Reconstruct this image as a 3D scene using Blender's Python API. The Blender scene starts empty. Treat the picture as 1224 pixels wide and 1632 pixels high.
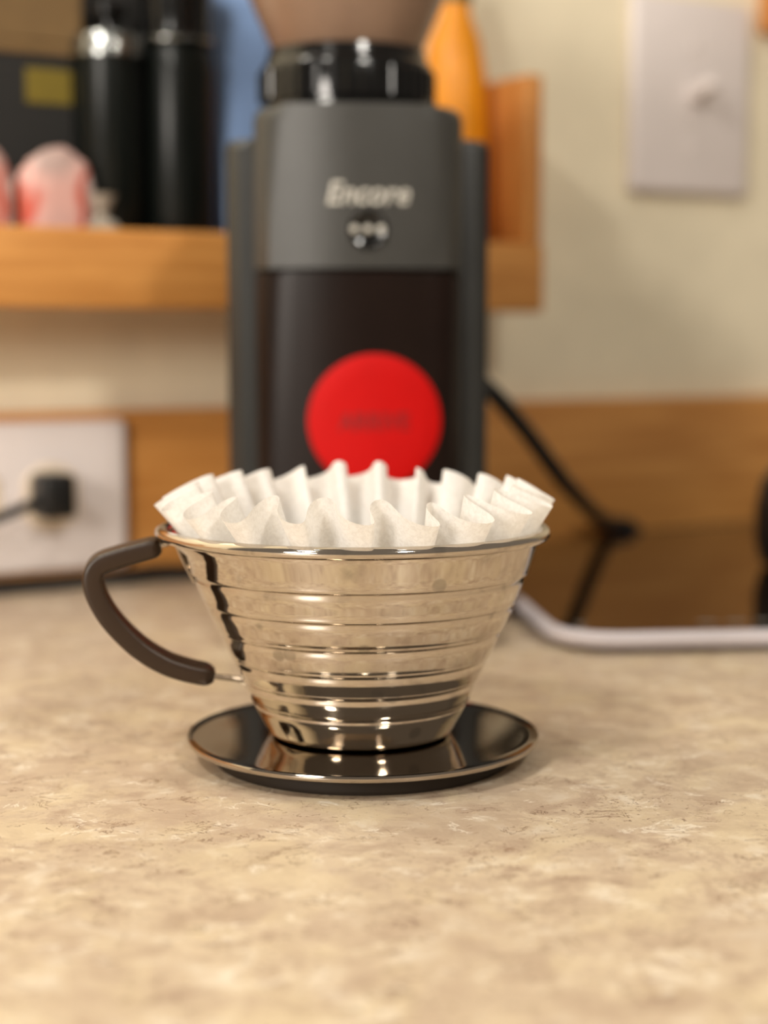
import bpy, bmesh, math, random
from mathutils import Vector, Matrix, noise
random.seed(7)
C = bpy.context.scene.collection
PI = math.pi
R = math.radians

# ------------------------------------------------------------------ camera
FPX, PITCH, D, H = 2653.0, R(6.0), 0.48, 0.1227
cam_data = bpy.data.cameras.new('camera'); cam = bpy.data.objects.new('camera', cam_data); C.objects.link(cam)
cam.location = (0, -D, H); cam.rotation_euler = (PI/2 - PITCH, 0, 0)
cam_data.sensor_fit = 'VERTICAL'; cam_data.sensor_height = 36.0
cam_data.lens = FPX/1632*36.0
cam_data.clip_start = 0.01
cam_data.dof.use_dof = True
cam_data.dof.focus_distance = 0.430
cam_data.dof.aperture_fstop = cam_data.lens/9.8
bpy.context.scene.camera = cam

# ------------------------------------------------------------------ world, lights, exposure
def lin(c, a=1.0):
    return tuple(((v/255)/12.92 if v/255 <= 0.04045 else ((v/255+0.055)/1.055)**2.4) for v in c) + (a,)
world = bpy.data.worlds.new('world'); bpy.context.scene.world = world; world.use_nodes = True
wb = world.node_tree.nodes['Background']
wb.inputs[0].default_value = lin((190, 176, 160)); wb.inputs[1].default_value = 0.44
def lamp(name, loc, power, color, radius, typ='POINT', target=None, spot=None):
    l = bpy.data.lights.new(name, typ); l.energy = power; l.color = color
    if typ == 'AREA':
        l.shape = 'DISK'; l.size = radius*2
    else:
        l.shadow_soft_size = radius
    o = bpy.data.objects.new(name, l); C.objects.link(o); o.location = loc
    if target is not None:
        o.rotation_euler = (Vector(target)-Vector(loc)).to_track_quat('-Z', 'Y').to_euler()
    return o
WARM = (1.0, 0.95, 0.86)
lamp('cabinet_lamp', (-0.27, 0.13, 0.52), 2.1, WARM, 0.028)
lamp('ceiling_lamp', (-0.42, -0.20, 1.50), 2.5, WARM, 0.055)
lamp('ceiling_lamp', (0.03, -0.16, 1.50), 3.0, WARM, 0.055)
lamp('ceiling_lamp', (0.40, -0.24, 1.50), 2.0, WARM, 0.055)
lamp('room_fill', (-1.0, -1.55, 0.55), 24.0, (1.0, 0.93, 0.84), 0.28, 'AREA', (-0.2, 0.35, 0.10))  # unseen low soft fill, added to lift the wall under the shelf
lamp('room_fill', (-0.46, -0.62, 0.90), 6.0, (1.0, 0.95, 0.86), 0.07, 'AREA', (-0.1, 0.30, 0.12))  # unseen front-left fill, added to brighten upright surfaces
lamp('room_fill', (0.46, -0.80, 0.80), 5.6, (1.0, 0.95, 0.86), 0.07, 'AREA', (0.0, 0.40, 0.15))  # unseen front-right fill, added to even out the wall
vs = bpy.context.scene.view_settings
vs.view_transform = 'Standard'; vs.look = 'None'; vs.gamma = 1.0; vs.use_curve_mapping = False
vs.exposure = 0.0

# ------------------------------------------------------------------ geometry helpers
def ray(px, py):
    v = Vector(((px-612)/FPX, 1.0, -(py-816)/FPX))          # x right, y along the axis, z up
    c, s = math.cos(PITCH), math.sin(PITCH)
    return Vector((v.x, c*v.y + s*v.z, -s*v.y + c*v.z))
O = Vector((0, -D, H))
def on_y(px, py, Y):
    r = ray(px, py); return O + r*((Y+D)/r.y)
def on_z(px, py, z):
    r = ray(px, py); return O + r*((z-H)/r.z)
# the back wall runs off to the right and away: s along it, d out from the backsplash face
WA = on_z(0, 946, 0.0); WB = on_z(1100, 860, 0.0)
WU = (WB-WA).normalized(); WN = Vector((WU.y, -WU.x, 0))      # WN points into the room
WANG = math.atan2(WU.y, WU.x)
BS = 0.012                                                    # backsplash thickness: wall face at d = -BS
def on_w(px, py, d):
    """point of the plane parallel to the wall at distance d"""
    r = ray(px, py); p0 = WA + WN*d
    t = (p0-O).dot(WN)/r.dot(WN); return O + r*t
def sd(px, py, d):
    p = on_w(px, py, d); return (p-WA).dot(WU), p.z
def W(s, d, z): 
    p = WA + WU*s + WN*d; return Vector((p.x, p.y, z))

def link(o, parent=None):
    C.objects.link(o)
    if parent is not None: o.parent = parent
    return o
def mesh_obj(name, bm, mat, parent=None, smooth=True, angle=40):
    me = bpy.data.meshes.new(name)
    bmesh.ops.recalc_face_normals(bm, faces=bm.faces)
    bm.to_mesh(me); bm.free()
    if mat: me.materials.append(mat)
    if smooth:
        for p in me.polygons: p.use_smooth = True
        me.set_sharp_from_angle(angle=R(angle))
    o = bpy.data.objects.new(name, me)
    return link(o, parent)
def empty(name, loc, rz=0.0):
    o = bpy.data.objects.new(name, None); o.location = loc; o.rotation_euler = (0, 0, rz)
    o.empty_display_size = 0.02
    return link(o)
def tag(o, label=None, cat=None, group=None, kind=None):
    if label: o['label'] = label
    if cat: o['category'] = cat
    if group: o['group'] = group
    if kind: o['kind'] = kind
    return o
def box(bm, x0, x1, y0, y1, z0, z1, bev=0.0, seg=2, M=None):
    r = bmesh.ops.create_cube(bm, size=1.0)
    vs_ = r['verts']
    for v in vs_:
        v.co = Vector(((x0+x1)/2+v.co.x*(x1-x0), (y0+y1)/2+v.co.y*(y1-y0), (z0+z1)/2+v.co.z*(z1-z0)))
    if bev > 0:
        es = list({e for v in vs_ for e in v.link_edges})
        g = bmesh.ops.bevel(bm, geom=es, offset=bev, segments=seg, affect='EDGES', profile=0.5)
        vs_ = list({v for f in g['faces'] for v in f.verts} | {v for v in vs_ if v.is_valid})
    if M is not None:
        bmesh.ops.transform(bm, matrix=M, verts=[v for v in bm.verts if v.is_valid] if vs_ is None else [v for v in vs_ if v.is_valid])
    return bm
def lathe(bm, prof, n=96, cx=0, cy=0, close=False, fn=None):
    rings = []
    for (r, z) in prof:
        if r < 1e-6:
            v = bm.verts.new((cx, cy, z)); rings.append([v]*n); continue
        ring = []
        for i in range(n):
            a = 2*PI*i/n
            p = Vector((cx+r*math.cos(a), cy+r*math.sin(a), z))
            if fn: p = fn(p, a, r, z)
            ring.append(bm.verts.new(p))
        rings.append(ring)
    m = len(rings)
    for k in range(m if close else m-1):
        A, B = rings[k], rings[(k+1) % m]
        for i in range(n):
            j = (i+1) % n
            q = []
            for v in (A[i], A[j], B[j], B[i]):
                if v not in q: q.append(v)
            if len(q) >= 3:
                try: bm.faces.new(q)
                except ValueError: pass
    return bm
def sweep(bm, pts, prof_fn, side=Vector((0, 1, 0)), caps=True):
    """prof_fn(t,i) -> list of (u,v); u in the side x tangent direction, v along side"""
    n = len(pts); rings = []
    for i, p in enumerate(pts):
        a = pts[max(i-1, 0)]; b = pts[min(i+1, n-1)]
        t = (b-a).normalized(); u = t.cross(side)
        if u.length < 1e-4: u = Vector((1, 0, 0))
        u.normalize(); w = u.cross(t).normalized()
        rings.append([bm.verts.new(p + u*q[0] + w*q[1]) for q in prof_fn(i/(n-1), i)])
    m = len(rings[0])
    for k in range(n-1):
        for i in range(m):
            bm.faces.new((rings[k][i], rings[k][(i+1) % m], rings[k+1][(i+1) % m], rings[k+1][i]))
    if caps:
        bm.faces.new(rings[0]); bm.faces.new(list(reversed(rings[-1])))
    return bm
def circ(r, n=12): return [(r*math.cos(2*PI*i/n), r*math.sin(2*PI*i/n)) for i in range(n)]
def rrect(w, h, rad, seg=4):
    out = []
    for (cx, cy, a0) in ((w/2-rad, h/2-rad, 0), (-w/2+rad, h/2-rad, PI/2), (-w/2+rad, -h/2+rad, PI), (w/2-rad, -h/2+rad, 1.5*PI)):
        for k in range(seg+1):
            a = a0 + PI/2*k/seg
            out.append((cx+rad*math.cos(a), cy+rad*math.sin(a)))
    return out
def spline(pts, n):
    """Catmull-Rom through the points, n samples"""
    P = [pts[0]*2-pts[1]] + list(pts) + [pts[-1]*2-pts[-2]]
    out = []; m = len(pts)-1
    for k in range(n+1):
        t = k/n*m; i = min(int(t), m-1); f = t-i
        a, b, c, d = P[i], P[i+1], P[i+2], P[i+3]
        out.append(0.5*((2*b) + (c-a)*f + (2*a-5*b+4*c-d)*f*f + (-a+3*b-3*c+d)*f*f*f))
    return out
def prism(bm, outline, z0, z1, bev=0.0, seg=3, top_scale=None):
    """vertical prism of an outline in xy"""
    lo = [bm.verts.new((x, y, z0)) for x, y in outline]; hi = [bm.verts.new((x, y, z1)) for x, y in outline]
    n = len(outline)
    bm.faces.new(list(reversed(lo))); top = bm.faces.new(hi)
    for i in range(n): bm.faces.new((lo[i], lo[(i+1) % n], hi[(i+1) % n], hi[i]))
    if bev > 0:
        bmesh.ops.bevel(bm, geom=list(top.edges), offset=bev, segments=seg, affect='EDGES', profile=0.5)
    return bm

# ------------------------------------------------------------------ materials
def nodes(name):
    m = bpy.data.materials.new(name); m.use_nodes = True
    nt = m.node_tree; return m, nt, nt.nodes['Principled BSDF']
def pbr(name, col, rough=0.5, metal=0.0, var=0.04, vscale=60.0, bump=0.0, bscale=300.0, coat=0.0, spec=0.5, trans=0.0, ior=1.45):
    m, nt, b = nodes(name)
    tc = nt.nodes.new('ShaderNodeTexCoord')
    nz = nt.nodes.new('ShaderNodeTexNoise'); nz.inputs['Scale'].default_value = vscale; nz.inputs['Detail'].default_value = 4
    nt.links.new(tc.outputs['Object'], nz.inputs['Vector'])
    cr = nt.nodes.new('ShaderNodeValToRGB')
    c = lin(col)
    cr.color_ramp.elements[0].color = tuple(v*(1-var*2) for v in c[:3])+(1,)
    cr.color_ramp.elements[1].color = tuple(min(1, v*(1+var*2)) for v in c[:3])+(1,)
    cr.color_ramp.elements[0].position = 0.3; cr.color_ramp.elements[1].position = 0.7
    nt.links.new(nz.outputs['Fac'], cr.inputs['Fac']); nt.links.new(cr.outputs['Color'], b.inputs['Base Color'])
    b.inputs['Roughness'].default_value = rough; b.inputs['Metallic'].default_value = metal
    b.inputs['Coat Weight'].default_value = coat; b.inputs['Specular IOR Level'].default_value = spec
    b.inputs['Transmission Weight'].default_value = trans; b.inputs['IOR'].default_value = ior
    if bump > 0:
        n2 = nt.nodes.new('ShaderNodeTexNoise'); n2.inputs['Scale'].default_value = bscale; n2.inputs['Detail'].default_value = 3
        nt.links.new(tc.outputs['Object'], n2.inputs['Vector'])
        bp = nt.nodes.new('ShaderNodeBump'); bp.inputs['Strength'].default_value = bump; bp.inputs['Distance'].default_value = 0.001
        nt.links.new(n2.outputs['Fac'], bp.inputs['Height']); nt.links.new(bp.outputs['Normal'], b.inputs['Normal'])
    return m
def steel(name, col=(205, 196, 184), rough=0.06, spots=True):
    m, nt, b = nodes(name)
    b.inputs['Metallic'].default_value = 1.0
    tc = nt.nodes.new('ShaderNodeTexCoord')
    # dried water spots and smears
    vo = nt.nodes.new('ShaderNodeTexVoronoi'); vo.inputs['Scale'].default_value = 110; vo.inputs['Randomness'].default_value = 1
    nt.links.new(tc.outputs['Object'], vo.inputs['Vector'])
    nz = nt.nodes.new('ShaderNodeTexNoise'); nz.inputs['Scale'].default_value = 130; nz.inputs['Detail'].default_value = 6
    nt.links.new(tc.outputs['Object'], nz.inputs['Vector'])
    big = nt.nodes.new('ShaderNodeTexNoise'); big.inputs['Scale'].default_value = 45; big.inputs['Detail'].default_value = 2
    nt.links.new(tc.outputs['Object'], big.inputs['Vector'])
    r1 = nt.nodes.new('ShaderNodeMapRange'); r1.inputs['From Min'].default_value = 0.20; r1.inputs['From Max'].default_value = 0.27
    r1.inputs['To Min'].default_value = 1; r1.inputs['To Max'].default_value = 0
    nt.links.new(vo.outputs['Distance'], r1.inputs['Value'])
    r2 = nt.nodes.new('ShaderNodeMapRange'); r2.inputs['From Min'].default_value = 0.51; r2.inputs['From Max'].default_value = 0.56
    nt.links.new(big.outputs['Fac'], r2.inputs['Value'])
    r3 = nt.nodes.new('ShaderNodeMapRange'); r3.inputs['From Min'].default_value = 0.58; r3.inputs['From Max'].default_value = 0.75
    nt.links.new(nz.outputs['Fac'], r3.inputs['Value'])
    mu = nt.nodes.new('ShaderNodeMath'); mu.operation = 'MULTIPLY'
    nt.links.new(r1.outputs[0], mu.inputs[0]); nt.links.new(r2.outputs[0], mu.inputs[1])
    ad = nt.nodes.new('ShaderNodeMath'); ad.operation = 'MAXIMUM'
    nt.links.new(mu.outputs[0], ad.inputs[0]); nt.links.new(r3.outputs[0], ad.inputs[1])
    mx = nt.nodes.new('ShaderNodeMix'); mx.data_type = 'RGBA'
    c = lin(col)
    mx.inputs['A'].default_value = c; mx.inputs['B'].default_value = tuple(v*(0.70 if spots else 0.97) for v in c[:3])+(1,)
    nt.links.new(ad.outputs[0], mx.inputs['Factor']); nt.links.new(mx.outputs['Result'], b.inputs['Base Color'])
    r4 = nt.nodes.new('ShaderNodeMapRange'); r4.inputs['To Min'].default_value = rough; r4.inputs['To Max'].default_value = rough+(0.10 if spots else 0.02)
    nt.links.new(ad.outputs[0], r4.inputs['Value']); nt.links.new(r4.outputs[0], b.inputs['Roughness'])
    return m
def wood(name, c0, c1, rough=0.42, axis=(1.2, 14, 14), scale=9):
    m, nt, b = nodes(name)
    tc = nt.nodes.new('ShaderNodeTexCoord'); mp = nt.nodes.new('ShaderNodeMapping'); mp.inputs['Scale'].default_value = axis
    nt.links.new(tc.outputs['Object'], mp.inputs['Vector'])
    n1 = nt.nodes.new('ShaderNodeTexNoise'); n1.inputs['Scale'].default_value = scale; n1.inputs['Detail'].default_value = 6; n1.inputs['Distortion'].default_value = 0.6
    nt.links.new(mp.outputs[0], n1.inputs['Vector'])
    cr = nt.nodes.new('ShaderNodeValToRGB'); cr.color_ramp.elements[0].color = lin(c0); cr.color_ramp.elements[1].color = lin(c1)
    cr.color_ramp.elements[0].position = 0.32; cr.color_ramp.elements[1].position = 0.68
    nt.links.new(n1.outputs['Fac'], cr.inputs['Fac']); nt.links.new(cr.outputs['Color'], b.inputs['Base Color'])
    b.inputs['Roughness'].default_value = rough
    bp = nt.nodes.new('ShaderNodeBump'); bp.inputs['Strength'].default_value = 0.08; bp.inputs['Distance'].default_value = 0.001
    nt.links.new(n1.outputs['Fac'], bp.inputs['Height']); nt.links.new(bp.outputs['Normal'], b.inputs['Normal'])
    return m

def laminate():
    m, nt, b = nodes('laminate')
    N = nt.nodes.new; L = nt.links.new
    tc = N('ShaderNodeTexCoord')
    def mp(scale, rot=0):
        q = N('ShaderNodeMapping'); q.inputs['Scale'].default_value = scale; q.inputs['Rotation'].default_value = (0, 0, rot)
        L(tc.outputs['Object'], q.inputs['Vector']); return q.outputs[0]
    def nz(scale, detail, dist, vec, rough=0.55):
        q = N('ShaderNodeTexNoise'); q.inputs['Scale'].default_value = scale; q.inputs['Detail'].default_value = detail
        q.inputs['Distortion'].default_value = dist; q.inputs['Roughness'].default_value = rough; L(vec, q.inputs['Vector']); return q.outputs['Fac']
    def ramp(v, stops):
        q = N('ShaderNodeValToRGB'); el = q.color_ramp.elements
        el[0].position, el[0].color = stops[0]; el[1].position, el[1].color = stops[-1]
        for p, c in stops[1:-1]:
            e = el.new(p); e.color = c
        L(v, q.inputs['Fac']); return q.outputs['Color']
    def mix(f, a, c, mode='MIX'):
        q = N('ShaderNodeMix'); q.data_type = 'RGBA'; q.blend_type = mode
        for sock, val in (('Factor', f), ('A', a), ('B', c)):
            if hasattr(val, 'links'): L(val, q.inputs[sock])
            else: q.inputs[sock].default_value = val
        return q.outputs['Result']
    v = mp((1, 1, 1))
    blot = nz(85, 9, 0.35, v, 0.66)
    base = ramp(blot, [(0.36, lin((186, 162, 137))), (0.44, lin((202, 179, 152))), (0.475, lin((206, 184, 156))), (0.50, lin((219, 199, 170))), (0.54, lin((216, 194, 162))), (0.58, lin((228, 210, 182))), (0.66, lin((236, 222, 198)))])
    big = nz(22, 4, 0.6, mp((1, 1.2, 1), 0.3), 0.6)
    base = mix(ramp(big, [(0.42, (0.6,)*3+(1,)), (0.58, (0, 0, 0, 1))]), base, lin((200, 177, 151)))
    big2 = nz(28, 4, 0.6, mp((1.1, 1, 1), 1.7), 0.6)
    base = mix(ramp(big2, [(0.52, (0, 0, 0, 1)), (0.62, (0.5,)*3+(1,))]), base, lin((228, 208, 170)))
    # short cracked veins: the narrow level line of a rough noise, broken up by another noise
    def veins(sc, rot, w, g0, g1, col, amt, base):
        band = ramp(nz(sc, 6, 0.8, mp((1, 1.4, 1), rot), 0.62), [(0.5-w, (0, 0, 0, 1)), (0.5, (1, 1, 1, 1)), (0.5+w, (0, 0, 0, 1))])
        gate = ramp(nz(sc*0.9, 2, 0.3, mp((1, 1, 1), rot+1.3)), [(g0, (0, 0, 0, 1)), (g1, (1, 1, 1, 1))])
        q = N('ShaderNodeMath'); q.operation = 'MULTIPLY'; q.inputs[1].default_value = amt
        L(mix(1.0, band, gate, 'MULTIPLY'), q.inputs[0])
        return mix(q.outputs[0], base, lin(col))
    base = veins(75, 0.4, 0.016, 0.54, 0.58, (120, 88, 64), 0.85, base)
    base = veins(60, 2.0, 0.024, 0.55, 0.60, (248, 236, 214), 0.9, base)
    base = veins(110, 3.1, 0.018, 0.56, 0.60, (140, 108, 80), 0.7, base)
    # fine brown specks in patches
    spk = ramp(nz(520, 2, 0, v), [(0.62, (0, 0, 0, 1)), (0.68, (1, 1, 1, 1))])
    pg = ramp(nz(19, 3, 0.5, mp((1, 1, 1), 0.7)), [(0.50, (0, 0, 0, 1)), (0.60, (0.8,)*3+(1,))])
    base = mix(mix(1.0, spk, pg, 'MULTIPLY'), base, lin((128, 100, 76)))
    base = mix(1.0, base, (0.83, 0.835, 0.86, 1), 'MULTIPLY')
    L(base, b.inputs['Base Color'])
    b.inputs['Roughness'].default_value = 0.42; b.inputs['Specular IOR Level'].default_value = 0.35
    bp = N('ShaderNodeBump'); bp.inputs['Strength'].default_value = 0.12; bp.inputs['Distance'].default_value = 0.0006
    L(nz(260, 3, 0.4, v), bp.inputs['Height']); L(bp.outputs['Normal'], b.inputs['Normal'])
    return m
def paper():
    m, nt, b = nodes('filter_paper')
    N = nt.nodes.new; L = nt.links.new
    tc = N('ShaderNodeTexCoord')
    nz = N('ShaderNodeTexNoise'); nz.inputs['Scale'].default_value = 900; nz.inputs['Detail'].default_value = 4; nz.inputs['Distortion'].default_value = 1.0
    L(tc.outputs['Object'], nz.inputs['Vector'])
    cr = N('ShaderNodeValToRGB'); cr.color_ramp.elements[0].color = lin((238, 235, 231)); cr.color_ramp.elements[1].color = lin((249, 247, 244))
    cr.color_ramp.elements[0].position = .35; cr.color_ramp.elements[1].position = .6
    L(nz.outputs['Fac'], cr.inputs['Fac']); L(cr.outputs['Color'], b.inputs['Base Color'])
    b.inputs['Roughness'].default_value = 0.85; b.inputs['Specular IOR Level'].default_value = 0.2
    bp = N('ShaderNodeBump'); bp.inputs['Strength'].default_value = 0.2; bp.inputs['Distance'].default_value = 0.0002
    L(nz.outputs['Fac'], bp.inputs['Height']); L(bp.outputs['Normal'], b.inputs['Normal'])
    tr = N('ShaderNodeBsdfTranslucent'); L(cr.outputs['Color'], tr.inputs['Color']); L(bp.outputs['Normal'], tr.inputs['Normal'])
    mx = N('ShaderNodeMixShader'); mx.inputs[0].default_value = 0.38
    L(b.outputs[0], mx.inputs[1]); L(tr.outputs[0], mx.inputs[2])
    L(mx.outputs[0], nt.nodes['Material Output'].inputs['Surface'])
    return m

M_lam = laminate(); M_paper = paper()
M_steel = steel('polished_steel'); M_wire = steel('steel_wire', (200, 190, 178), 0.12, False)
M_plate = steel('plate_steel', (178, 168, 156), 0.07, False)
M_grip = pbr('brown_plastic', (44, 29, 17), 0.36, bump=0.1, bscale=900, var=0.03)
M_wood = wood('maple_trim', (186, 124, 60), (214, 152, 82))
M_wood2 = wood('maple_panel', (190, 122, 58), (214, 148, 78), axis=(14, 14, 1.2))
M_wall = pbr('painted_wall', (236, 224, 196), 0.8, bump=0.3, bscale=220, var=0.03, vscale=25)
M_white = pbr('white_plate_plastic', (226, 216, 212), 0.4, var=0.01)
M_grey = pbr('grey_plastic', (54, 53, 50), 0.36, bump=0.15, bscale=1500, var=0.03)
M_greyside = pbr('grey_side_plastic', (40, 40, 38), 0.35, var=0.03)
M_black = pbr('black_plastic', (20, 19, 18), 0.4, var=0.03)
M_gloss = pbr('glossy_black', (12, 12, 12), 0.12, var=0.02)
M_bin = pbr('smoked_bin', (24, 14, 10), 0.34, spec=0.18, var=0.05)
M_hopper = pbr('smoked_hopper', (150, 122, 102), 0.22, var=0.03, trans=0.25)
M_bean = pbr('coffee_bean', (60, 38, 24), 0.5, var=0.1)
M_red = pbr('red_sticker', (184, 2, 1), 0.6, var=0.02, spec=0.2)
M_dred = pbr('dark_red_ink', (120, 4, 6), 0.6)
M_logo = pbr('silver_ink', (188, 184, 174), 0.4, var=0.01)
M_glass = pbr('black_glass', (9, 8, 8), 0.08, var=0.01, coat=0.4)
M_rimw = pbr('pale_rim', (206, 198, 202), 0.35, metal=0.0, var=0.01)
M_shade = pbr('dark_brown_shade', (34, 25, 16), 0.6)  # shadow brown under the saucer, given as base colour
M_cord = pbr('black_cord', (26, 27, 28), 0.5)
M_blue = pbr('blue_foil', (128, 156, 200), 0.4, var=0.15, vscale=14)
M_orange = pbr('orange_plastic', (232, 146, 8), 0.4, var=0.05)
M_green = pbr('green_cap', (30, 72, 34), 0.4)

# ------------------------------------------------------------------ setting
bm = bmesh.new(); box(bm, -1.6, 1.9, -0.030, 0.0, 0, 1.9)
wall = mesh_obj('wall_back', bm, M_wall, smooth=False); wall['kind'] = 'structure'
# local frame of wall-mounted things: x = along, y = away from the room, z up; origin on the backsplash face
def wall_place(o, s=0.0, d=0.0, z=0.0):
    o.location = W(s, d, z); o.rotation_euler = (0, 0, WANG); return o
wall_place(wall, 0, -BS-0.0002, 0)
wall.data.transform(Matrix.Translation((0, 0.0302, 0)))
wall.data.update()

BSH = sd(150, 655, 0)[1]
bm = bmesh.new(); box(bm, -1.2, 1.6, 0, BS, 0.0003, BSH, 0.002, 2)
bs = mesh_obj('baseboard_back', bm, M_wood); bs['kind'] = 'structure'; wall_place(bs)

# floor far below and the room's far side stay dark through the world; worktop
bm = bmesh.new()
pA, pB = W(-0.9, -BS, 0), W(1.3, -BS, 0)
fr = Vector((0, -1, 0))
front = -0.75
out = [(pA.x, front), (pB.x, front), (pB.x, pB.y), (pA.x, pA.y)]
prism(bm, out, -0.035, 0.0, 0.0)
ct = mesh_obj('countertop', bm, M_lam, smooth=False)
tag(ct, 'beige mottled laminate kitchen countertop under everything in the picture', 'countertop')

# ------------------------------------------------------------------ coffee dripper
CX = on_y(574, 1000, 0).x
PZ = 0.0085                                                  # top of the plate rim
dr = empty('coffee_dripper', (CX, 0, 0))
tag(dr, 'polished stainless steel ribbed pour-over coffee dripper with brown handle on a round saucer base', 'coffee dripper')
SC = (D*math.cos(PITCH))/FPX
def half(px, py):                                             # silhouette point -> (radius, z)
    p = on_y(px, py, 0.0); return (p.x-CX), p.z
RB = [half(*q) for q in ((859, 857), (838, 909), (819, 955), (796, 1000), (776, 1042), (758, 1078), (743, 1112), (724, 1152))]
ztop = half(868, 842)[1]
print('PROFILE', [(round(r, 4), round(z, 4)) for r, z in RB], 'rim z', ztop, 'cx', CX)
def flare(p, a, r, z):
    # the rim is pulled out towards the handle
    c = max(0.0, -math.cos(a)); t = max(0.0, min(1.0, (z-(ztop-0.007))/0.006)); t = t*t*(3-2*t)
    p.x -= 0.0040*(c**2.2)*t
    return p
prof = []
st = 0.00055
for k in range(len(RB)-1):
    (r0, z0), (r1, z1) = RB[k], RB[k+1]
    if k == 0: prof += [(r0+0.0004, z0+0.0022), (r0, z0)]
    dz = z0-z1; dr_ = r0-r1
    if k < len(RB)-2:
        # cone, then a rolled bead and an inward step
        for f in (0.12, 0.35, 0.6, 0.80): prof.append((r0-dr_*f*0.86, z0-dz*f))
        rr = r1
        prof += [(rr+st*1.9, z1+0.0012), (rr+st*1.75, z1+0.0007), (rr+st*1.0, z1+0.00025), (rr-st*0.2, z1+0.0000), (rr-st*0.55, z1-0.0004), (rr-st*0.30, z1-0.0010)]
        RB[k+1] = (rr-st*0.2, z1-0.0014)
    else:
        for f in (0.15, 0.4, 0.7, 0.9): prof.append((r0-dr_*f, z0-dz*f))
rb, zb = RB[-1]
prof += [(rb, zb), (rb-0.0006, zb-0.0012), (rb-0.0016, zb-0.0020), (rb-0.003, zb-0.0023)]
zbot = prof[-1][1]
inner = [(max(r-0.0007, 0.001), z+0.0004) for r, z in reversed(prof)]
full = prof + [(0.0, zbot)]
bm = bmesh.new(); lathe(bm, full, 160, fn=flare)
# inner skin
lathe(bm, [(0.0, zbot+0.0007)] + inner, 160, fn=flare)
cup = mesh_obj('cup_wall', bm, M_steel, dr, angle=60)
# rim bead
rr0 = RB[0][0]+0.0012
bm = bmesh.new()
BR = 0.0018
lathe(bm, [(rr0+BR*1.15*math.cos(a), ztop-0.0006+BR*math.sin(a)) for a in [2*PI*i/14 for i in range(14)]], 160, close=True, fn=flare)
mesh_obj('rolled_rim', bm, M_steel, dr, angle=80)
# plate
pl = on_y(858, 1167, 0).x; pr = (pl-on_y(299, 1170, 0).x)/2
pcx = pl-pr-CX
print('PLATE r', pr, 'cx', pcx, 'z', on_y(858, 1167, 0).z, 'cup bottom', zbot)
bm = bmesh.new()
pz = on_y(858, 1168, 0).z
seat = zbot; print('pz', pz)
pp = [(0.0, seat-0.0003), (rb-0.003, seat-0.0003), (rb+0.003, seat-0.0002), (0.0400, pz+0.0000), (pr-0.0046, pz+0.0001), (pr-0.0028, pz+0.0001), (pr-0.0020, pz+0.0002), (pr-0.0010, pz+0.0004), (pr-0.0003, pz+0.0005), (pr, pz-0.0002), (pr-0.0002, pz-0.0010), (pr-0.0010, pz-0.0015),
      (pr-0.0020, pz-0.0014), (0.0400, pz-0.0020), (0.0, seat-0.0016)]
lathe(bm, pp, 160, cx=pcx)
mesh_obj('saucer_plate', bm, M_plate, dr, angle=50)
bm = bmesh.new()
fr_ = 0.043
lathe(bm, [(fr_, seat-0.0010), (fr_+0.0006, 0.0012), (fr_+0.0002, 0.0001), (fr_-0.0012, 0.0001), (fr_-0.0012, seat-0.0012)], 96, cx=pcx, close=True)
mesh_obj('foot_shade_ring', bm, M_shade, dr)  # hidden foot, widened and darkened to deepen the shadow below the saucer

# handle: traced in the vertical plane through the axis, at true depth
HA = R(8)                                                    # the handle points a little towards the viewer
HN = Vector((-math.sin(HA), math.cos(HA), 0))
def hp(px, py):
    r_ = ray(px, py); t_ = (Vector((CX, 0, 0))-O).dot(HN)/r_.dot(HN); p = O + r_*t_
    return Vector((p.x-CX, p.y, p.z))
gp = [hp(256, 869), hp(225, 877), hp(185, 888), hp(158, 899), hp(148, 917), hp(152, 942), hp(170, 976), hp(196, 1007), hp(228, 1035), hp(264, 1056), hp(300, 1068), hp(341, 1076)]
path = spline(gp, 66)
L0 = 0.0053
bm = bmesh.new()
def gprof(t, i):
    w = L0*(0.98+0.10*math.sin(PI*t)); e = min(t, 1-t)*66
    k = min(1.0, 0.60+0.40*math.sqrt(min(1.0, e/2.2)))
    return rrect(w*k, 0.0125*k, 0.0013*k)
sweep(bm, path, gprof, side=HN)
mesh_obj('handle_grip', bm, M_grip, dr, angle=35)
# wire: inside the grip, out to rim and to the lower wall
bm = bmesh.new()
w1 = spline([hp(240, 872), hp(264, 866), hp(276, 862), hp(288, 867), hp(300, 893), hp(318, 926)], 26)
w1 = [p + Vector((-0.0012, 0, 0))*min(1, max(0, (q_-8)/6)) for q_, p in enumerate(w1)]
sweep(bm, w1, lambda t, i: [(a*0.8, b*2.6) if t > 0.55 else (a, b*(1+1.6*max(0, t-0.3)/0.25)) for a, b in circ(0.00095, 12)], side=HN)
mesh_obj('handle_strap', bm, M_wire, dr, angle=60)
bm = bmesh.new()
w2 = spline([hp(325, 1074), hp(345, 1078), hp(370, 1081), hp(388, 1085), hp(398, 1096), hp(408, 1116), hp(412, 1122)], 26)
sweep(bm, w2, lambda t, i: circ(0.00085, 12), side=HN)
mesh_obj('handle_wire', bm, M_wire, dr, angle=60)

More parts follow.
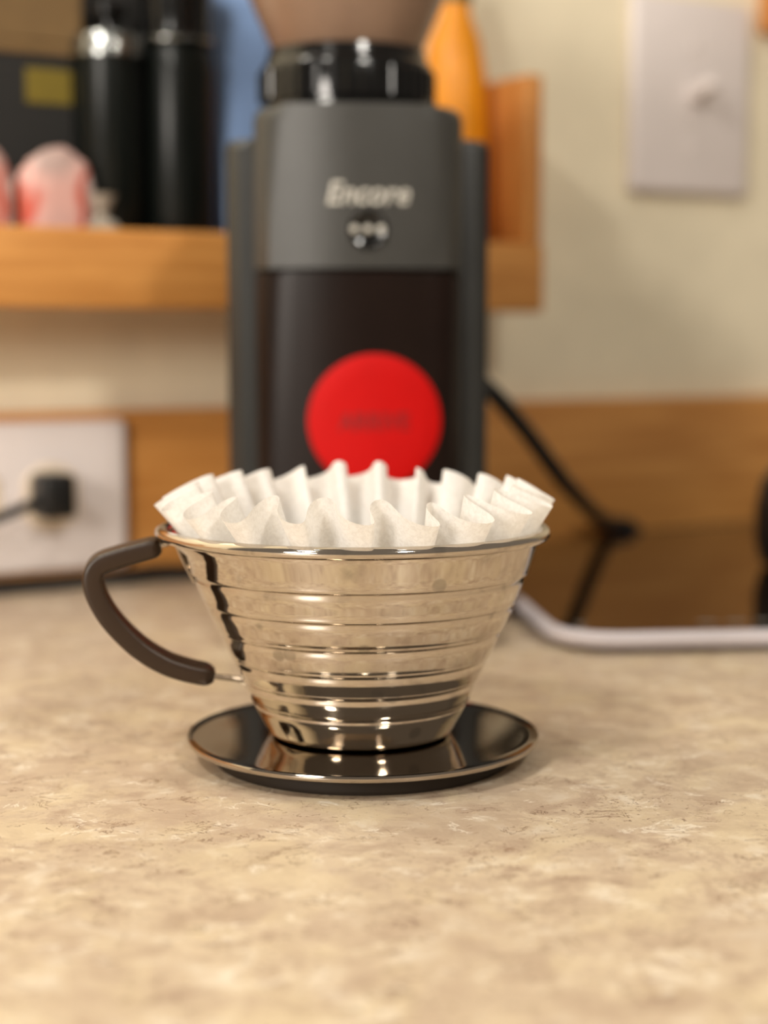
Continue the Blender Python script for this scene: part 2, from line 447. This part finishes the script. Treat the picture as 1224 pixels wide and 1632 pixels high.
# ------------------------------------------------------------------ paper filter
bm = bmesh.new()
NF, NT, NZ = 22, 22*20, 26
fcx = (on_y(240, 770, 0).x+on_y(892, 800, 0).x)/2 - CX
ftop = on_y(566, 782, 0).z
rcup = lambda z: next((RB0[0] + (RB1[0]-RB0[0])*(z-RB0[1])/(RB1[1]-RB0[1]) for RB0, RB1 in zip(RB, RB[1:]) if RB1[1] <= z <= RB0[1]), RB[0][0] if z > RB[0][1] else RB[-1][0])
print('FILTER', fcx, ftop)
rnd = [(random.uniform(-1, 1), random.uniform(-1, 1), random.uniform(-1, 1)) for _ in range(NF)]
def lob(i, k): return rnd[i % NF][k]
def interp(u, k):
    i = math.floor(u); f = u-i; f = f*f*(3-2*f); return lob(i, k)*(1-f)+lob(i+1, k)*f
grid = []
z_lo = zbot+0.0016
RT = 0.0578
for j in range(NZ+1):
    h = j/NZ; row = []
    for i in range(NT):
        t = i/NT; u = t*NF
        amp_t = 0.0001+0.0060*h**1.3*(1+0.25*interp(u+0.5, 0))
        ph = 2*PI*(u+0.10*interp(u, 1)*h)+PI*1.02
        c = math.cos(ph)
        cs = 1-2*((1-c)/2)**1.12                       # broad lobes
        zed = z_lo+(ftop-z_lo)*h
        ri = rcup(zed)-0.0030
        if zed > RB[0][1]:
            f = (zed-RB[0][1])/(ftop-RB[0][1])
            ro = RB[0][0]-0.0030 + (RT-RB[0][0]+0.0030)*f
            sh = fcx*f
        else:
            ro = ri; sh = 0
        r = ro - amp_t*(1-cs)
        # top edge: inward folds stand higher, outward lobes sag
        dz = h**3*(-0.0029*c + 0.0010*interp(u, 2))
        ang = 2*PI*t + h*(0.020*math.sin(2*ph+0.6) + 0.045*interp(u+0.3, 1)*math.sin(ph) + 0.035*math.sin(ph+1.2)) + 0.09*math.sin(2*PI*t+PI/2) + R(1)
        row.append(bm.verts.new((sh + r*math.cos(ang), r*math.sin(ang), zed+dz+0.0014*h*h*math.sin(ang))))
    grid.append(row)
for j in range(NZ):
    for i in range(NT):
        k = (i+1) % NT
        bm.faces.new((grid[j][i], grid[j][k], grid[j+1][k], grid[j+1][i]))
bm.faces.new(list(reversed(grid[0])))
pf = mesh_obj('paper_filter', bm, M_paper, angle=75); pf.location = (CX, 0, 0)
tag(pf, 'white fluted paper filter standing inside the steel dripper', 'coffee filter')

# ------------------------------------------------------------------ coffee grinder
GY = 0.185
g0 = on_y(572, 300, GY)
GR = empty('coffee_grinder', (g0.x, GY, 0.0002), R(2))
tag(GR, 'dark grey electric coffee grinder with a smoked hopper and a red round sticker', 'coffee grinder')
gs = (GY+D)/FPX                                             # metres per pixel near the front
def gz(py): return on_y(572, py, GY).z
def gx(px): return on_y(px, 300, GY).x - g0.x
# outer shell / side frames
def outline(w, d, y0, bulge, rad, seg=6, nb=12):
    """plan outline: convex front at y0 - bulge, back at y0+d"""
    pts = []
    hw = w/2
    for k in range(nb+1):
        x = -hw+rad*0.5 + (w-rad)*k/nb
        pts.append((x, y0 - bulge*(1-(x/hw)**2)))
    for k in range(seg+1):
        a = -PI/2*0.3 + (PI/2*0.3)*k/seg
        pts.append((hw, y0+rad*0.5+0.0*a)) if k == seg else None
    pts += [(hw, y0+d-rad), (hw-rad*0.3, y0+d-rad*0.3), (hw-rad, y0+d), (-hw+rad, y0+d), (-hw+rad*0.3, y0+d-rad*0.3), (-hw, y0+d-rad), (-hw, y0+rad*0.5)]
    return pts
WO = (gx(784)-gx(364))*1.03
bm = bmesh.new()
for s_ in (-1, 1):
    pass
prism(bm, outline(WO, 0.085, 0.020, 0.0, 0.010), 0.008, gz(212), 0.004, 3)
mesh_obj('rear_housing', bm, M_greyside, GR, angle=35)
WI = (gx(737)-gx(403))*1.01
zt, zs = gz(165), gz(428)
bm = bmesh.new()
fo = outline(WI, 0.085, 0.006, 0.009, 0.012)
prism(bm, fo, zs, zt, 0.006, 4)
mesh_obj('motor_housing', bm, M_grey, GR, angle=35)
bm = bmesh.new()
prism(bm, outline(WI-0.001, 0.03, 0.007, 0.008, 0.010), 0.014, zs-0.0012, 0.0015, 2)
mesh_obj('grounds_bin', bm, M_bin, GR, angle=35)
bm = bmesh.new()
prism(bm, outline(WO, 0.13, -0.020, 0.004, 0.012), 0.0045, 0.014, 0.002, 2)
mesh_obj('base', bm, M_black, GR, angle=35)
for sx in (-1, 1):
    for yy in (-0.01, 0.095):
        bm = bmesh.new(); lathe(bm, [(0, 0.0), (0.006, 0.0), (0.0065, 0.001), (0.0065, 0.0046), (0, 0.0046)], 20, cx=sx*0.04, cy=yy)
        mesh_obj('foot', bm, M_black, GR)
# collar: adjustment ring with ribs
hcx, hcy = gx(556), 0.046
yy = GY+hcy
def hz(py): return on_y(556, py, yy).z
def hr(px): return abs(on_y(px, 100, yy).x-on_y(556, 100, yy).x)
bm = bmesh.new()
r1 = hr(694)
pr_ = [(0, zt-0.001), (r1*0.93, zt-0.001), (r1*0.93, zt+0.004), (r1, zt+0.0045), (r1, hz(118)), (r1*0.985, hz(112)), (r1*0.93, hz(104)), (r1*0.91, hz(88)), (0, hz(86))]
lathe(bm, pr_, 72, cx=hcx, cy=hcy)
mesh_obj('adjustment_collar', bm, M_gloss, GR, angle=30)
for k in range(36):
    a = 2*PI*k/36
    bm = bmesh.new()
    Mx = Matrix.Translation((hcx+(r1+0.0002)*math.cos(a), hcy+(r1+0.0002)*math.sin(a), 0)) @ Matrix.Rotation(a, 4, 'Z')
    box(bm, -0.0008, 0.0008, -0.0014, 0.0014, zt+0.0055, hz(118)-0.0008, 0.0004, 1, Mx)
    mesh_obj('grip_rib', bm, M_gloss, GR, angle=30)
bm = bmesh.new()
ha, hb = hr(681), 0.0
zh0 = hz(90); zh1 = zh0+0.075
ra = ha*0.93; rbh = ra+0.040
lathe(bm, [(ra-0.004, zh0-0.004), (ra, zh0), (ra+0.008, zh0+0.018), (ra+0.022, zh0+0.05), (ra+0.030, zh1), (ra+0.0285, zh1), (ra+0.0205, zh0+0.05), (ra+0.0065, zh0+0.018), (ra-0.0015, zh0), (ra-0.005, zh0-0.0038)], 96, cx=hcx, cy=hcy)
mesh_obj('hopper', bm, M_hopper, GR, angle=60)
bm = bmesh.new()
lathe(bm, [(0, zh1+0.0062), (0.012, zh1+0.0062), (ra+0.029, zh1+0.003), (ra+0.0315, zh1), (ra+0.0315, zh1-0.004), (ra+0.0305, zh1-0.004), (ra+0.030, zh1+0.0005), (0, zh1+0.0035)], 96, cx=hcx, cy=hcy)
mesh_obj('hopper_lid', bm, M_black, GR, angle=40)
# logo text, wrapped on the bulged front
def front_y(x, w, y0, bulge): return y0 - bulge*(1-(x/(w/2))**2)
def text_mesh(name, body, size, shear, mat, parent, x0, z0, wfn, ext=0.0003, wscale=1.0):
    cu = bpy.data.curves.new(name, 'FONT'); cu.body = body; cu.size = size; cu.shear = shear
    cu.extrude = ext; cu.align_x = 'CENTER'; cu.align_y = 'CENTER'; cu.offset = size*0.012
    to = bpy.data.objects.new(name, cu); C.objects.link(to)
    dg = bpy.context.evaluated_depsgraph_get()
    me = bpy.data.meshes.new_from_object(to.evaluated_get(dg)); bpy.data.objects.remove(to)
    for v in me.vertices:
        x, y, z = v.co; X = x*wscale+x0
        v.co = (X, wfn(X)-z-ext*0.6, y+z0)
    me.materials.clear(); me.materials.append(mat)
    me.name = name
    return link(bpy.data.objects.new(name, me), parent)
fy = lambda X: front_y(X, WI, 0.006, 0.009)
lx = gx(585)
text_mesh('logo', 'Encore', 0.0125, 0.25, M_logo, GR, lx, gz(311), fy, wscale=0.92)
# pulse button: glossy dome in a ring
bm = bmesh.new()
bz, bx = gz(367), gx(586)
dome = [(0.0, 0.0008), (0.0068, 0.0008), (0.0073, 0.0012), (0.0078, 0.0008), (0.0080, -0.003)]
lathe(bm, dome, 40)
bmesh.ops.transform(bm, matrix=Matrix.Translation((bx, fy(bx), bz)) @ Matrix.Rotation(PI/2, 4, 'X'), verts=bm.verts)
mesh_obj('pulse_button', bm, M_gloss, GR, angle=50)
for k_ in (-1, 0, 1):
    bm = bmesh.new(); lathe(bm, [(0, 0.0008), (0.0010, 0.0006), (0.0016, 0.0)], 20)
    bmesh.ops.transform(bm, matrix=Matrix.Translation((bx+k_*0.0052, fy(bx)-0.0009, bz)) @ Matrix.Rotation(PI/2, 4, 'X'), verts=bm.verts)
    mesh_obj('glint_dot', bm, M_logo, GR, angle=50)  # pale studs stand in for lamp glints on the button
# sticker on the grounds bin
fb = lambda X: front_y(X, WI-0.001, 0.007, 0.008)
sx_, sz_ = gx(597), gz(672)
sr = 107*gs
bm = bmesh.new()
rings = [[bm.verts.new((sx_, fb(sx_)-0.0006, sz_))]]
for rr in (0.35, 0.7, 0.94, 1.0):
    rings.append([bm.verts.new((sx_+sr*rr*math.cos(2*PI*i/64), fb(sx_+sr*rr*math.cos(2*PI*i/64))-(0.0006 if rr < 1 else 0.0001), sz_+sr*rr*math.sin(2*PI*i/64))) for i in range(64)])
for i in range(64):
    bm.faces.new((rings[0][0], rings[1][i], rings[1][(i+1) % 64]))
    for q in range(1, 4): bm.faces.new((rings[q][i], rings[q][(i+1) % 64], rings[q+1][(i+1) % 64], rings[q+1][i]))
st_ = mesh_obj('sticker', bm, M_red, GR, angle=60)
tx = text_mesh('sticker_print', 'ARRIVE', 0.0095, 0, M_dred, GR, sx_, sz_-0.0005, lambda X: fb(X)-0.0006, ext=0.0001, wscale=0.92)
tx.parent = st_
# power cord, to the right and down to the wall behind the cooktop
bm = bmesh.new()
inv = Matrix.Rotation(-R(2), 4, 'Z') @ Matrix.Translation(-Vector((g0.x, GY, 0)))
c0 = [on_y(740, 590, 0.285), on_y(790, 632, 0.29), on_y(840, 690, 0.32), on_y(905, 775, 0.36), on_w(962, 830, 0.014)]
cl_ = on_w(1000, 857, 0.0052); cl_.z = 0.012; c0.append(cl_)
for dx_, dz_ in ((0.012, 0.0046), (0.04, 0.0044), (0.15, 0.0044)): q_ = cl_ + WU*dx_; q_.z = dz_; c0.append(q_)
c0 = [inv @ p for p in c0]
sweep(bm, spline(c0, 50), lambda t, i: circ(0.0042, 12), side=Vector((0.3, 1, 0.1)))
mesh_obj('power_cord', bm, M_cord, GR)

# ------------------------------------------------------------------ loose cord along the backsplash, left
bm = bmesh.new()
cz = 0.0036
q = [on_w(px_, py_, 0.0038) for px_, py_ in ((430, 900), (360, 908), (300, 911), (262, 911), (238, 912), (205, 918), (165, 926), (110, 936), (50, 944), (-40, 955), (-140, 968))]
for p_ in q: p_.z = max(p_.z, 0.0037)
sweep(bm, spline(q, 60), lambda t, i: circ(0.0034, 12), side=Vector((0, 0, 1)))
lc = mesh_obj('loose_cord', bm, M_cord)
tag(lc, 'black cord lying on the counter in front of the left backsplash', 'cord')

# ------------------------------------------------------------------ outlet and plug on the backsplash
s1, z1 = sd(201, 668, 0.004); _, z0 = sd(201, 902, 0.004)
OW = 0.0+z1-z0; OL = OW*1.62
oz = (z0+z1)/2; oc = s1-OL/2
def wall_thing(name, s, d, z): 
    o = empty(name, W(s, d, z), WANG); return o
ot = wall_thing('wall_outlet', oc, 0.0, oz)
tag(ot, 'white double wall outlet set sideways in the wooden backsplash', 'outlet')
bm = bmesh.new(); box(bm, -OL/2, OL/2, -0.0055, 0.0, -OW/2, OW/2, 0.0032, 3); mesh_obj('cover_plate', bm, M_white, ot)
M_hole = pbr('dark_slot', (40, 34, 30), 0.7); M_cream = pbr('socket_cream', (226, 208, 184), 0.4)
for sx in (-1, 1):
    bm = bmesh.new(); lathe(bm, [(0, 0.0016), (0.0150, 0.0016), (0.0162, 0.0008), (0.0165, -0.001)], 40)
    for v in bm.verts: v.co.x = max(-0.0135, min(0.0135, v.co.x))
    bmesh.ops.transform(bm, matrix=Matrix.Translation((sx*0.0195, -0.0055, 0)) @ Matrix.Rotation(PI/2, 4, 'X'), verts=bm.verts)
    so = mesh_obj('socket', bm, M_cream, ot, angle=30)
    for q_, (dx, dz_, w_, h_) in enumerate(((0.0035, 0.0062, 0.006, 0.0018), (0.0035, -0.0062, 0.007, 0.0018), (-0.0062, 0, 0.004, 0.004))):
        bm = bmesh.new(); box(bm, sx*0.0195+dx-w_/2, sx*0.0195+dx+w_/2, -0.00735, -0.0066, dz_-h_/2, dz_+h_/2)
        mesh_obj('slot', bm, M_hole, so)
bm = bmesh.new(); lathe(bm, [(0, 0.0012), (0.002, 0.001), (0.003, 0.0)], 20)
bmesh.ops.transform(bm, matrix=Matrix.Translation((0, -0.0055, 0)) @ Matrix.Rotation(PI/2, 4, 'X'), verts=bm.verts)
mesh_obj('screw', bm, M_white, ot)
ps, pz_ = sd(88, 790, 0.02)
pg = wall_thing('power_plug', ps, 0.0072, pz_)
tag(pg, 'black power plug and its cord in the right-hand socket of the wall outlet', 'plug')
bm = bmesh.new(); box(bm, -0.0085, 0.0085, -0.020, 0.0, -0.0105, 0.0105, 0.0028, 3); mesh_obj('plug_body', bm, M_black, pg)
bm = bmesh.new()
sweep(bm, spline([Vector((-0.006, -0.014, -0.002)), Vector((-0.014, -0.017, -0.0035)), Vector((-0.030, -0.022, -0.008)), Vector((-0.055, -0.026, -0.014)), Vector((-0.10, -0.03, -0.02)), Vector((-0.16, -0.03, -0.045))], 30), lambda t, i: circ(0.0036 if t < .1 else 0.0026, 10))
mesh_obj('plug_cord', bm, M_cord, pg)

# ------------------------------------------------------------------ light switch on the wall
dW = -BS
s0, zb0 = sd(1003, 305, dW+0.005); s2, _ = sd(1194, 150, dW+0.005)
SW = s2-s0; SH = 0.1143
print('SWITCH w', SW, 'OUTLET', OW)
sz0 = zb0+SH/2
sw = wall_thing('light_switch', (s0+s2)/2, dW, sz0)
tag(sw, 'pale toggle light switch plate on the wall at upper right', 'light switch')
bm = bmesh.new(); box(bm, -SW/2, SW/2, -0.0068, 0.0, -SH/2, SH/2, 0.004, 3); mesh_obj('cover_plate', bm, M_white, sw)
bm = bmesh.new(); box(bm, -0.0052, 0.0052, -0.0074, -0.0060, -0.0120, 0.0120, 0.0006, 1); mesh_obj('toggle_frame', bm, M_white, sw)
bm = bmesh.new()
box(bm, -0.0042, 0.0042, -0.0200, 0.0, -0.0042, 0.0042, 0.0012, 2, Matrix.Translation((0, -0.0072, 0)) @ Matrix.Rotation(R(-20), 4, 'X'))
mesh_obj('toggle', bm, M_white, sw)
for sz in (-1, 1):
    bm = bmesh.new(); lathe(bm, [(0, 0.0013), (0.0022, 0.0011), (0.0034, 0.0)], 20)
    bmesh.ops.transform(bm, matrix=Matrix.Translation((0, -0.0068, sz*0.0300)) @ Matrix.Rotation(PI/2, 4, 'X'), verts=bm.verts)
    mesh_obj('screw', bm, M_white, sw)
# wood trim at the extreme upper right
ts, tz = sd(1206, 55, dW)
bm = bmesh.new(); box(bm, ts, ts+0.09, -0.018, 0.0, tz, tz+0.5, 0.002, 2)
tr = mesh_obj('trim_1', bm, M_wood2); tr['kind'] = 'structure'; wall_place(tr, 0, dW, 0)

# ------------------------------------------------------------------ wall shelf
SD = 0.066                                                   # depth out from the wall
dF = dW+SD                                                   # front plane
se, zsb = sd(868, 498, dF); _, zst = sd(150, 363, dF)
sh = wall_thing('wall_shelf', se, dW, 0)
tag(sh, 'honey coloured wooden wall shelf with a front rail behind the coffee grinder', 'shelf')
print('SHELF z', zsb, zst, 'end s', se)
LEN = 0.85; T = 0.011
bm = bmesh.new(); box(bm, -LEN, 0, -SD, -SD+T, zsb, zst, 0.0025, 3); mesh_obj('front_rail', bm, M_wood, sh)
bm = bmesh.new(); box(bm, -LEN, -0.002, -SD+T, 0, zsb+0.002, zsb+0.014, 0.0005, 1); mesh_obj('shelf_board', bm, M_wood, sh)
_, zsp = sd(856, 118, dF)
for xs in (-0.012, -LEN+0.001):
    bm = bmesh.new(); box(bm, xs, xs+0.0105, -SD+T, 0, zsb+0.014, zst, 0.0008, 1)
    box(bm, xs, xs+0.0105, -SD+0.001, 0, zst, zsp, 0.0015, 2)
    mesh_obj('side_panel', bm, M_wood2, sh)
FLOOR = zsb+0.0142
def shelf_at(px, d_from_wall): return sd(px, 300, dW+d_from_wall)[0]

# blue coffee bag, crimped top
def bag(name, px, dd, w, dep, hgt, mat, label, cat, mats=None, fold=0.012):
    e = wall_thing(name, shelf_at(px, dd), dW+dd, FLOOR)
    tag(e, label, cat)
    bm = bmesh.new(); rows = []
    n = 28
    for k in range(13):
        h = k/12
        th = dep*(1-0.93*max(0, (h-0.25)/0.75)**1.3); ww = w*(0.90+0.10*h)
        row = []
        for i in range(n):
            a = 2*PI*i/n; ca, sa = math.cos(a), math.sin(a)
            x = ww/2*math.copysign(abs(ca)**0.5, ca); y = th/2*math.copysign(abs(sa)**0.6, sa)
            nn = noise.noise(Vector((x*60, y*60+px, h*6)))
            row.append(bm.verts.new((x, y+nn*0.0014*(1-abs(ca)), h*hgt+0.0002)))
        rows.append(row)
    for k in range(12):
        for i in range(n): bm.faces.new((rows[k][i], rows[k][(i+1) % n], rows[k+1][(i+1) % n], rows[k+1][i]))
    bm.faces.new(rows[0]); bm.faces.new(rows[-1])
    mesh_obj('pouch', bm, mat, e, angle=60)
    bm = bmesh.new(); box(bm, -w*0.5, w*0.5, -0.0018, 0.0018, hgt, hgt+fold, 0.0006, 1)
    mesh_obj('sealed_top', bm, mats or mat, e)
    return e
bag('coffee_bag', 384, 0.026, 0.040, 0.034, 0.155, M_blue, 'blue coffee bag on the shelf behind the grinder hopper', 'coffee bag')
# orange squeeze bottle with green cap
e = wall_thing('squeeze_bottle', shelf_at(724, 0.026), dW+0.026, FLOOR)
tag(e, 'orange bottle with a dark green cap on the shelf right of the hopper', 'bottle')
zc = on_w(740, 6, dW+0.026).z-FLOOR
bm = bmesh.new()
lathe(bm, [(0, 0.0002), (0.0165, 0.0002), (0.0182, 0.003), (0.0182, zc*0.55), (0.0172, zc*0.72), (0.014, zc*0.86), (0.0085, zc*0.955), (0.0078, zc), (0, zc)], 40)
mesh_obj('bottle_body', bm, M_orange, e)
bm = bmesh.new(); lathe(bm, [(0, zc), (0.0092, zc), (0.0092, zc+0.012), (0.004, zc+0.03), (0, zc+0.03)], 28); mesh_obj('cap', bm, M_green, e)

# jars, cartons and bags at the left end
M_dglass = pbr('dark_jar_glass', (12, 15, 13), 0.3, var=0.02, spec=0.25)
M_chrome = steel('chrome_lid', (150, 152, 150), 0.22, False)
e = wall_thing('dark_jar', shelf_at(286, 0.034), dW+0.034, FLOOR)
tag(e, 'tall black jar with a metal clasp on the shelf, left of the blue bag', 'jar')
zj = on_w(285, 78, dW+0.03).z-FLOOR
bm = bmesh.new(); lathe(bm, [(0, 0.0002), (0.0165, 0.0002), (0.0180, 0.003), (0.0180, zj-0.012), (0.0165, zj-0.004), (0.0150, zj), (0, zj)], 48); mesh_obj('jar_body', bm, M_dglass, e)
bm = bmesh.new(); lathe(bm, [(0.0150, zj), (0.0172, zj+0.001), (0.0172, zj+0.006), (0.0165, zj+0.008), (0.0170, zj+0.030), (0.0120, zj+0.035), (0, zj+0.035)], 48); mesh_obj('jar_lid', bm, M_gloss, e)
bm = bmesh.new(); lathe(bm, [(0.0174+0.0010*math.cos(a), zj+0.0015+0.0010*math.sin(a)) for a in [2*PI*i/8 for i in range(8)]], 48, close=True); mesh_obj('clasp_ring', bm, M_chrome, e)
e = wall_thing('dark_canister', shelf_at(178, 0.030), dW+0.030, FLOOR)
tag(e, 'squat black canister with a steel lid band, between the striped packet and the black jar', 'canister')
zj = on_w(200, 98, dW+0.03).z-FLOOR
bm = bmesh.new(); lathe(bm, [(0, 0.0002), (0.0150, 0.0002), (0.0165, 0.002), (0.0165, zj), (0, zj)], 48); mesh_obj('canister_body', bm, M_dglass, e)
bm = bmesh.new(); lathe(bm, [(0.0165, zj), (0.0176, zj+0.0006), (0.0176, zj+0.0085), (0.0165, zj+0.0105), (0, zj+0.0112)], 48); mesh_obj('lid', bm, M_chrome, e)
bm = bmesh.new(); lathe(bm, [(0, zj+0.011), (0.004, zj+0.011), (0.004, zj+0.017), (0.008, zj+0.020), (0.0085, zj+0.025), (0, zj+0.027)], 32); mesh_obj('lid_knob', bm, M_gloss, e)
# dark carton with a yellow label, brown box on it
M_dbox = pbr('dark_carton', (20, 18, 15), 0.6); M_ybox = pbr('olive_label', (104, 88, 14), 0.6); M_bbox = pbr('brown_carton', (104, 80, 46), 0.7)
e = wall_thing('dark_carton', shelf_at(75, 0.008), dW+0.008, FLOOR)
tag(e, 'dark carton with a yellow label, at the back of the shelf at far left', 'box')
zk = on_w(75, 90, dW+0.02).z-FLOOR
bm = bmesh.new(); box(bm, -0.040, 0.010, -0.014, 0.006, 0.0002, zk, 0.0008, 1); mesh_obj('carton_body', bm, M_dbox, e)
bm = bmesh.new(); box(bm, -0.014, 0.008, -0.0146, -0.0138, zk-0.022, zk-0.006, 0.0002, 1); mesh_obj('yellow_label', bm, M_ybox, e)
e = wall_thing('brown_box', shelf_at(60, 0.008), dW+0.008, FLOOR+zk+0.0003)
tag(e, 'brown cardboard box on top of the dark carton at far left', 'box')
bm = bmesh.new(); box(bm, -0.036, 0.019, -0.014, 0.006, 0.006, 0.05, 0.0008, 1); box(bm, -0.037, 0.020, -0.0145, 0.0062, 0.0, 0.0058, 0.0006, 1)
mesh_obj('box_body', bm, M_bbox, e)
e = wall_thing('tall_dark_box', shelf_at(222, 0.008), dW+0.008, FLOOR)
tag(e, 'tall black box against the wall behind the canister and the black jar', 'box')
bm = bmesh.new(); box(bm, -0.033, 0.038, -0.006, 0.004, 0.0002, 0.150, 0.001, 1); mesh_obj('box_body', bm, M_dbox, e)
bm = bmesh.new(); box(bm, -0.0335, 0.0385, -0.0064, 0.0044, 0.1502, 0.160, 0.001, 1); mesh_obj('box_lid', bm, M_dbox, e)
# striped packet: white, red and pink
def packet_mat():
    m, nt, b = nodes('packet_print')
    tc = nt.nodes.new('ShaderNodeTexCoord'); nz = nt.nodes.new('ShaderNodeTexNoise'); nz.inputs['Scale'].default_value = 26; nz.inputs['Detail'].default_value = 1
    nt.links.new(tc.outputs['Object'], nz.inputs['Vector'])
    cr = nt.nodes.new('ShaderNodeValToRGB'); el = cr.color_ramp.elements; cr.color_ramp.interpolation = 'EASE'
    el[0].position = 0.30; el[0].color = lin((176, 150, 142)); el[1].position = 0.66; el[1].color = lin((222, 214, 208))
    e1 = el.new(0.47); e1.color = lin((206, 160, 150)); e2 = el.new(0.53); e2.color = lin((188, 70, 44)); e3 = el.new(0.58); e3.color = lin((214, 196, 190))
    nt.links.new(nz.outputs['Fac'], cr.inputs['Fac']); nt.links.new(cr.outputs['Color'], b.inputs['Base Color']); b.inputs['Roughness'].default_value = 0.4
    return m
M_pack = packet_mat()
M_pale = pbr('pale_grey_cloth', (158, 148, 134), 0.8, var=0.06)
def lump(name, px, py, dd, rx, ry, rz, mat, label, cat, seed, neck=None):
    s_, zc_ = sd(px, py, dW+dd)
    z_c = rz
    e = wall_thing(name, s_, dW+dd, FLOOR)
    tag(e, label, cat)
    bm = bmesh.new(); bmesh.ops.create_icosphere(bm, subdivisions=4, radius=1.0)
    for v in bm.verts:
        nn = noise.noise(v.co*1.6+Vector((seed, 0, 0)))*0.14 + noise.noise(v.co*4+Vector((0, seed, 0)))*0.10
        d_ = v.co.normalized()*(1+nn)
        q_ = Vector((math.copysign(abs(d_.x)**0.8, d_.x)*rx, math.copysign(abs(d_.y)**0.8, d_.y)*ry, math.copysign(abs(d_.z)**0.6, d_.z)*rz*0.86))
        q_.z = max(q_.z, -rz*0.80); v.co = q_
    zmin = min(v.co.z for v in bm.verts)
    for v in bm.verts: v.co.z += -zmin+0.0002
    mesh_obj('wrapper', bm, mat, e, angle=70)
    if neck:
        bm = bmesh.new(); zt_ = rz*1.75
        lathe(bm, [(0.004, zt_-0.004), (0.003, zt_), (0.006, zt_+0.006), (0.0075, zt_+0.009), (0.0065, zt_+0.009), (0.0025, zt_+0.001), (0.003, zt_-0.004)], 20)
        mesh_obj('twisted_neck', bm, neck, e)
    return e
lump('snack_packet', 88, 260, 0.044, 0.0180, 0.007, 0.035, M_pack, 'crumpled packet in pink, red and white standing on the shelf at left', 'packet', 3.1)
lump('snack_packet', -42, 255, 0.044, 0.0180, 0.007, 0.035, M_pack, 'pale crumpled packet at the left edge of the picture, on the shelf', 'packet', 9.4)
lump('cloth_pouch', 160, 330, 0.044, 0.0100, 0.006, 0.017, M_pale, 'small grey cloth pouch low on the shelf, right of the pink packet', 'pouch', 5.7, M_pale)

# ------------------------------------------------------------------ cooktop
CTZ = 0.0105
fl = on_z(888, 1030, 0.004)
CYAW = R(6)
ce = empty('glass_cooktop', (fl.x, fl.y, 0), CYAW)
tag(ce, 'portable black glass cooktop with a pale rounded rim, at right', 'cooktop')
KW = 0.34
inv2 = Matrix.Rotation(-CYAW, 4, 'Z') @ Matrix.Translation(-Vector((fl.x, fl.y, 0)))
wl = inv2 @ W(0, 0.0105, 0); wr = inv2 @ W(1, 0.0105, 0)          # back edge keeps along the backsplash
def back_y(x): return wl.y + (wr.y-wl.y)*(x-wl.x)/(wr.x-wl.x)
def slab(inset, rad):
    cs = [(0+inset, 0+inset), (KW-inset, 0+inset), (KW-inset, back_y(KW)-inset), (0+inset, back_y(0)-inset)]
    rads = [rad, rad, 0.006, 0.006]
    o = []
    for k in range(4):
        P = Vector(cs[k]).to_3d(); A = Vector(cs[k-1]).to_3d(); B = Vector(cs[(k+1) % 4]).to_3d()
        a = (A-P).normalized(); b = (B-P).normalized()
        for q_ in range(11):
            t = q_/10; p = P + a*rads[k]*(1-t)**2 + b*rads[k]*t**2
            o.append((p.x, p.y))
    return o
KR = 0.030
bm = bmesh.new()
levels = [(0.0010, 0.0025), (0.0, 0.0040), (-0.0004, 0.0062), (0.0006, 0.0078), (0.0022, 0.0085), (0.0048, 0.0085)]
rings = []
for inset, z in levels:
    rings.append([bm.verts.new((x, y, z)) for x, y in slab(inset, KR-inset*0.7)])
bm.faces.new(list(reversed(rings[0])))
for A, B in zip(rings, rings[1:]):
    for i in range(len(A)): bm.faces.new((A[i], A[(i+1) % len(A)], B[(i+1) % len(A)], B[i]))
mesh_obj('rim_frame', bm, M_rimw, ce, angle=50)
KD = 0.19
bm = bmesh.new(); prism(bm, slab(0.0040, KR-0.003), 0.0075, 0.0089, 0.0003, 1)
mesh_obj('glass_top', bm, M_glass, ce, angle=30)
for (fx, fyy) in ((0.02, 0.02), (KW-0.05, 0.02), (0.02, KD-0.04), (KW-0.05, KD-0.04)):
    bm = bmesh.new(); lathe(bm, [(0, 0), (0.008, 0), (0.008, 0.0026), (0, 0.0026)], 20, cx=fx, cy=fyy); mesh_obj('rubber_foot', bm, M_black, ce)
M_glint = pbr('glint_grey', (120, 116, 112), 0.5)  # pale grey for glints on the glass
for (u, w_) in ((0.012, 0.004), (0.062, 0.008), (0.074, 0.008), (0.086, 0.006)):
    bm = bmesh.new(); box(bm, u, u+w_, 0.020, 0.0235, 0.00888, 0.00896)
    mesh_obj('glint_mark', bm, M_glint, ce, smooth=False)  # glints near the front of the glass, drawn as grey bars
# black pan at the right edge
kc = on_z(1325, 905, 0.009)
pn = empty('stock_pot', (kc.x, kc.y, 0.00895))
tag(pn, 'black pot standing on the cooktop, cut off by the right edge', 'pot')
bm = bmesh.new()
kr = 0.0375
lathe(bm, [(0, 0), (kr*0.80, 0), (kr*0.93, 0.003), (kr, 0.014), (kr, 0.030), (kr*0.93, 0.043), (kr*0.80, 0.049), (kr*0.78, 0.049), (kr*0.9, 0.042), (kr*0.96, 0.03), (kr*0.96, 0.014), (kr*0.78, 0.003), (0, 0.002)], 64)
mesh_obj('pot_body', bm, M_black, pn)
bm = bmesh.new(); lathe(bm, [(kr*0.80, 0.0492), (kr*0.83, 0.0500), (kr*0.5, 0.0565), (0, 0.058)], 64); mesh_obj('lid', bm, M_gloss, pn)
bm = bmesh.new(); lathe(bm, [(0, 0.057), (0.004, 0.057), (0.004, 0.063), (0.009, 0.066), (0.009, 0.070), (0, 0.072)], 28); mesh_obj('lid_knob', bm, M_black, pn)
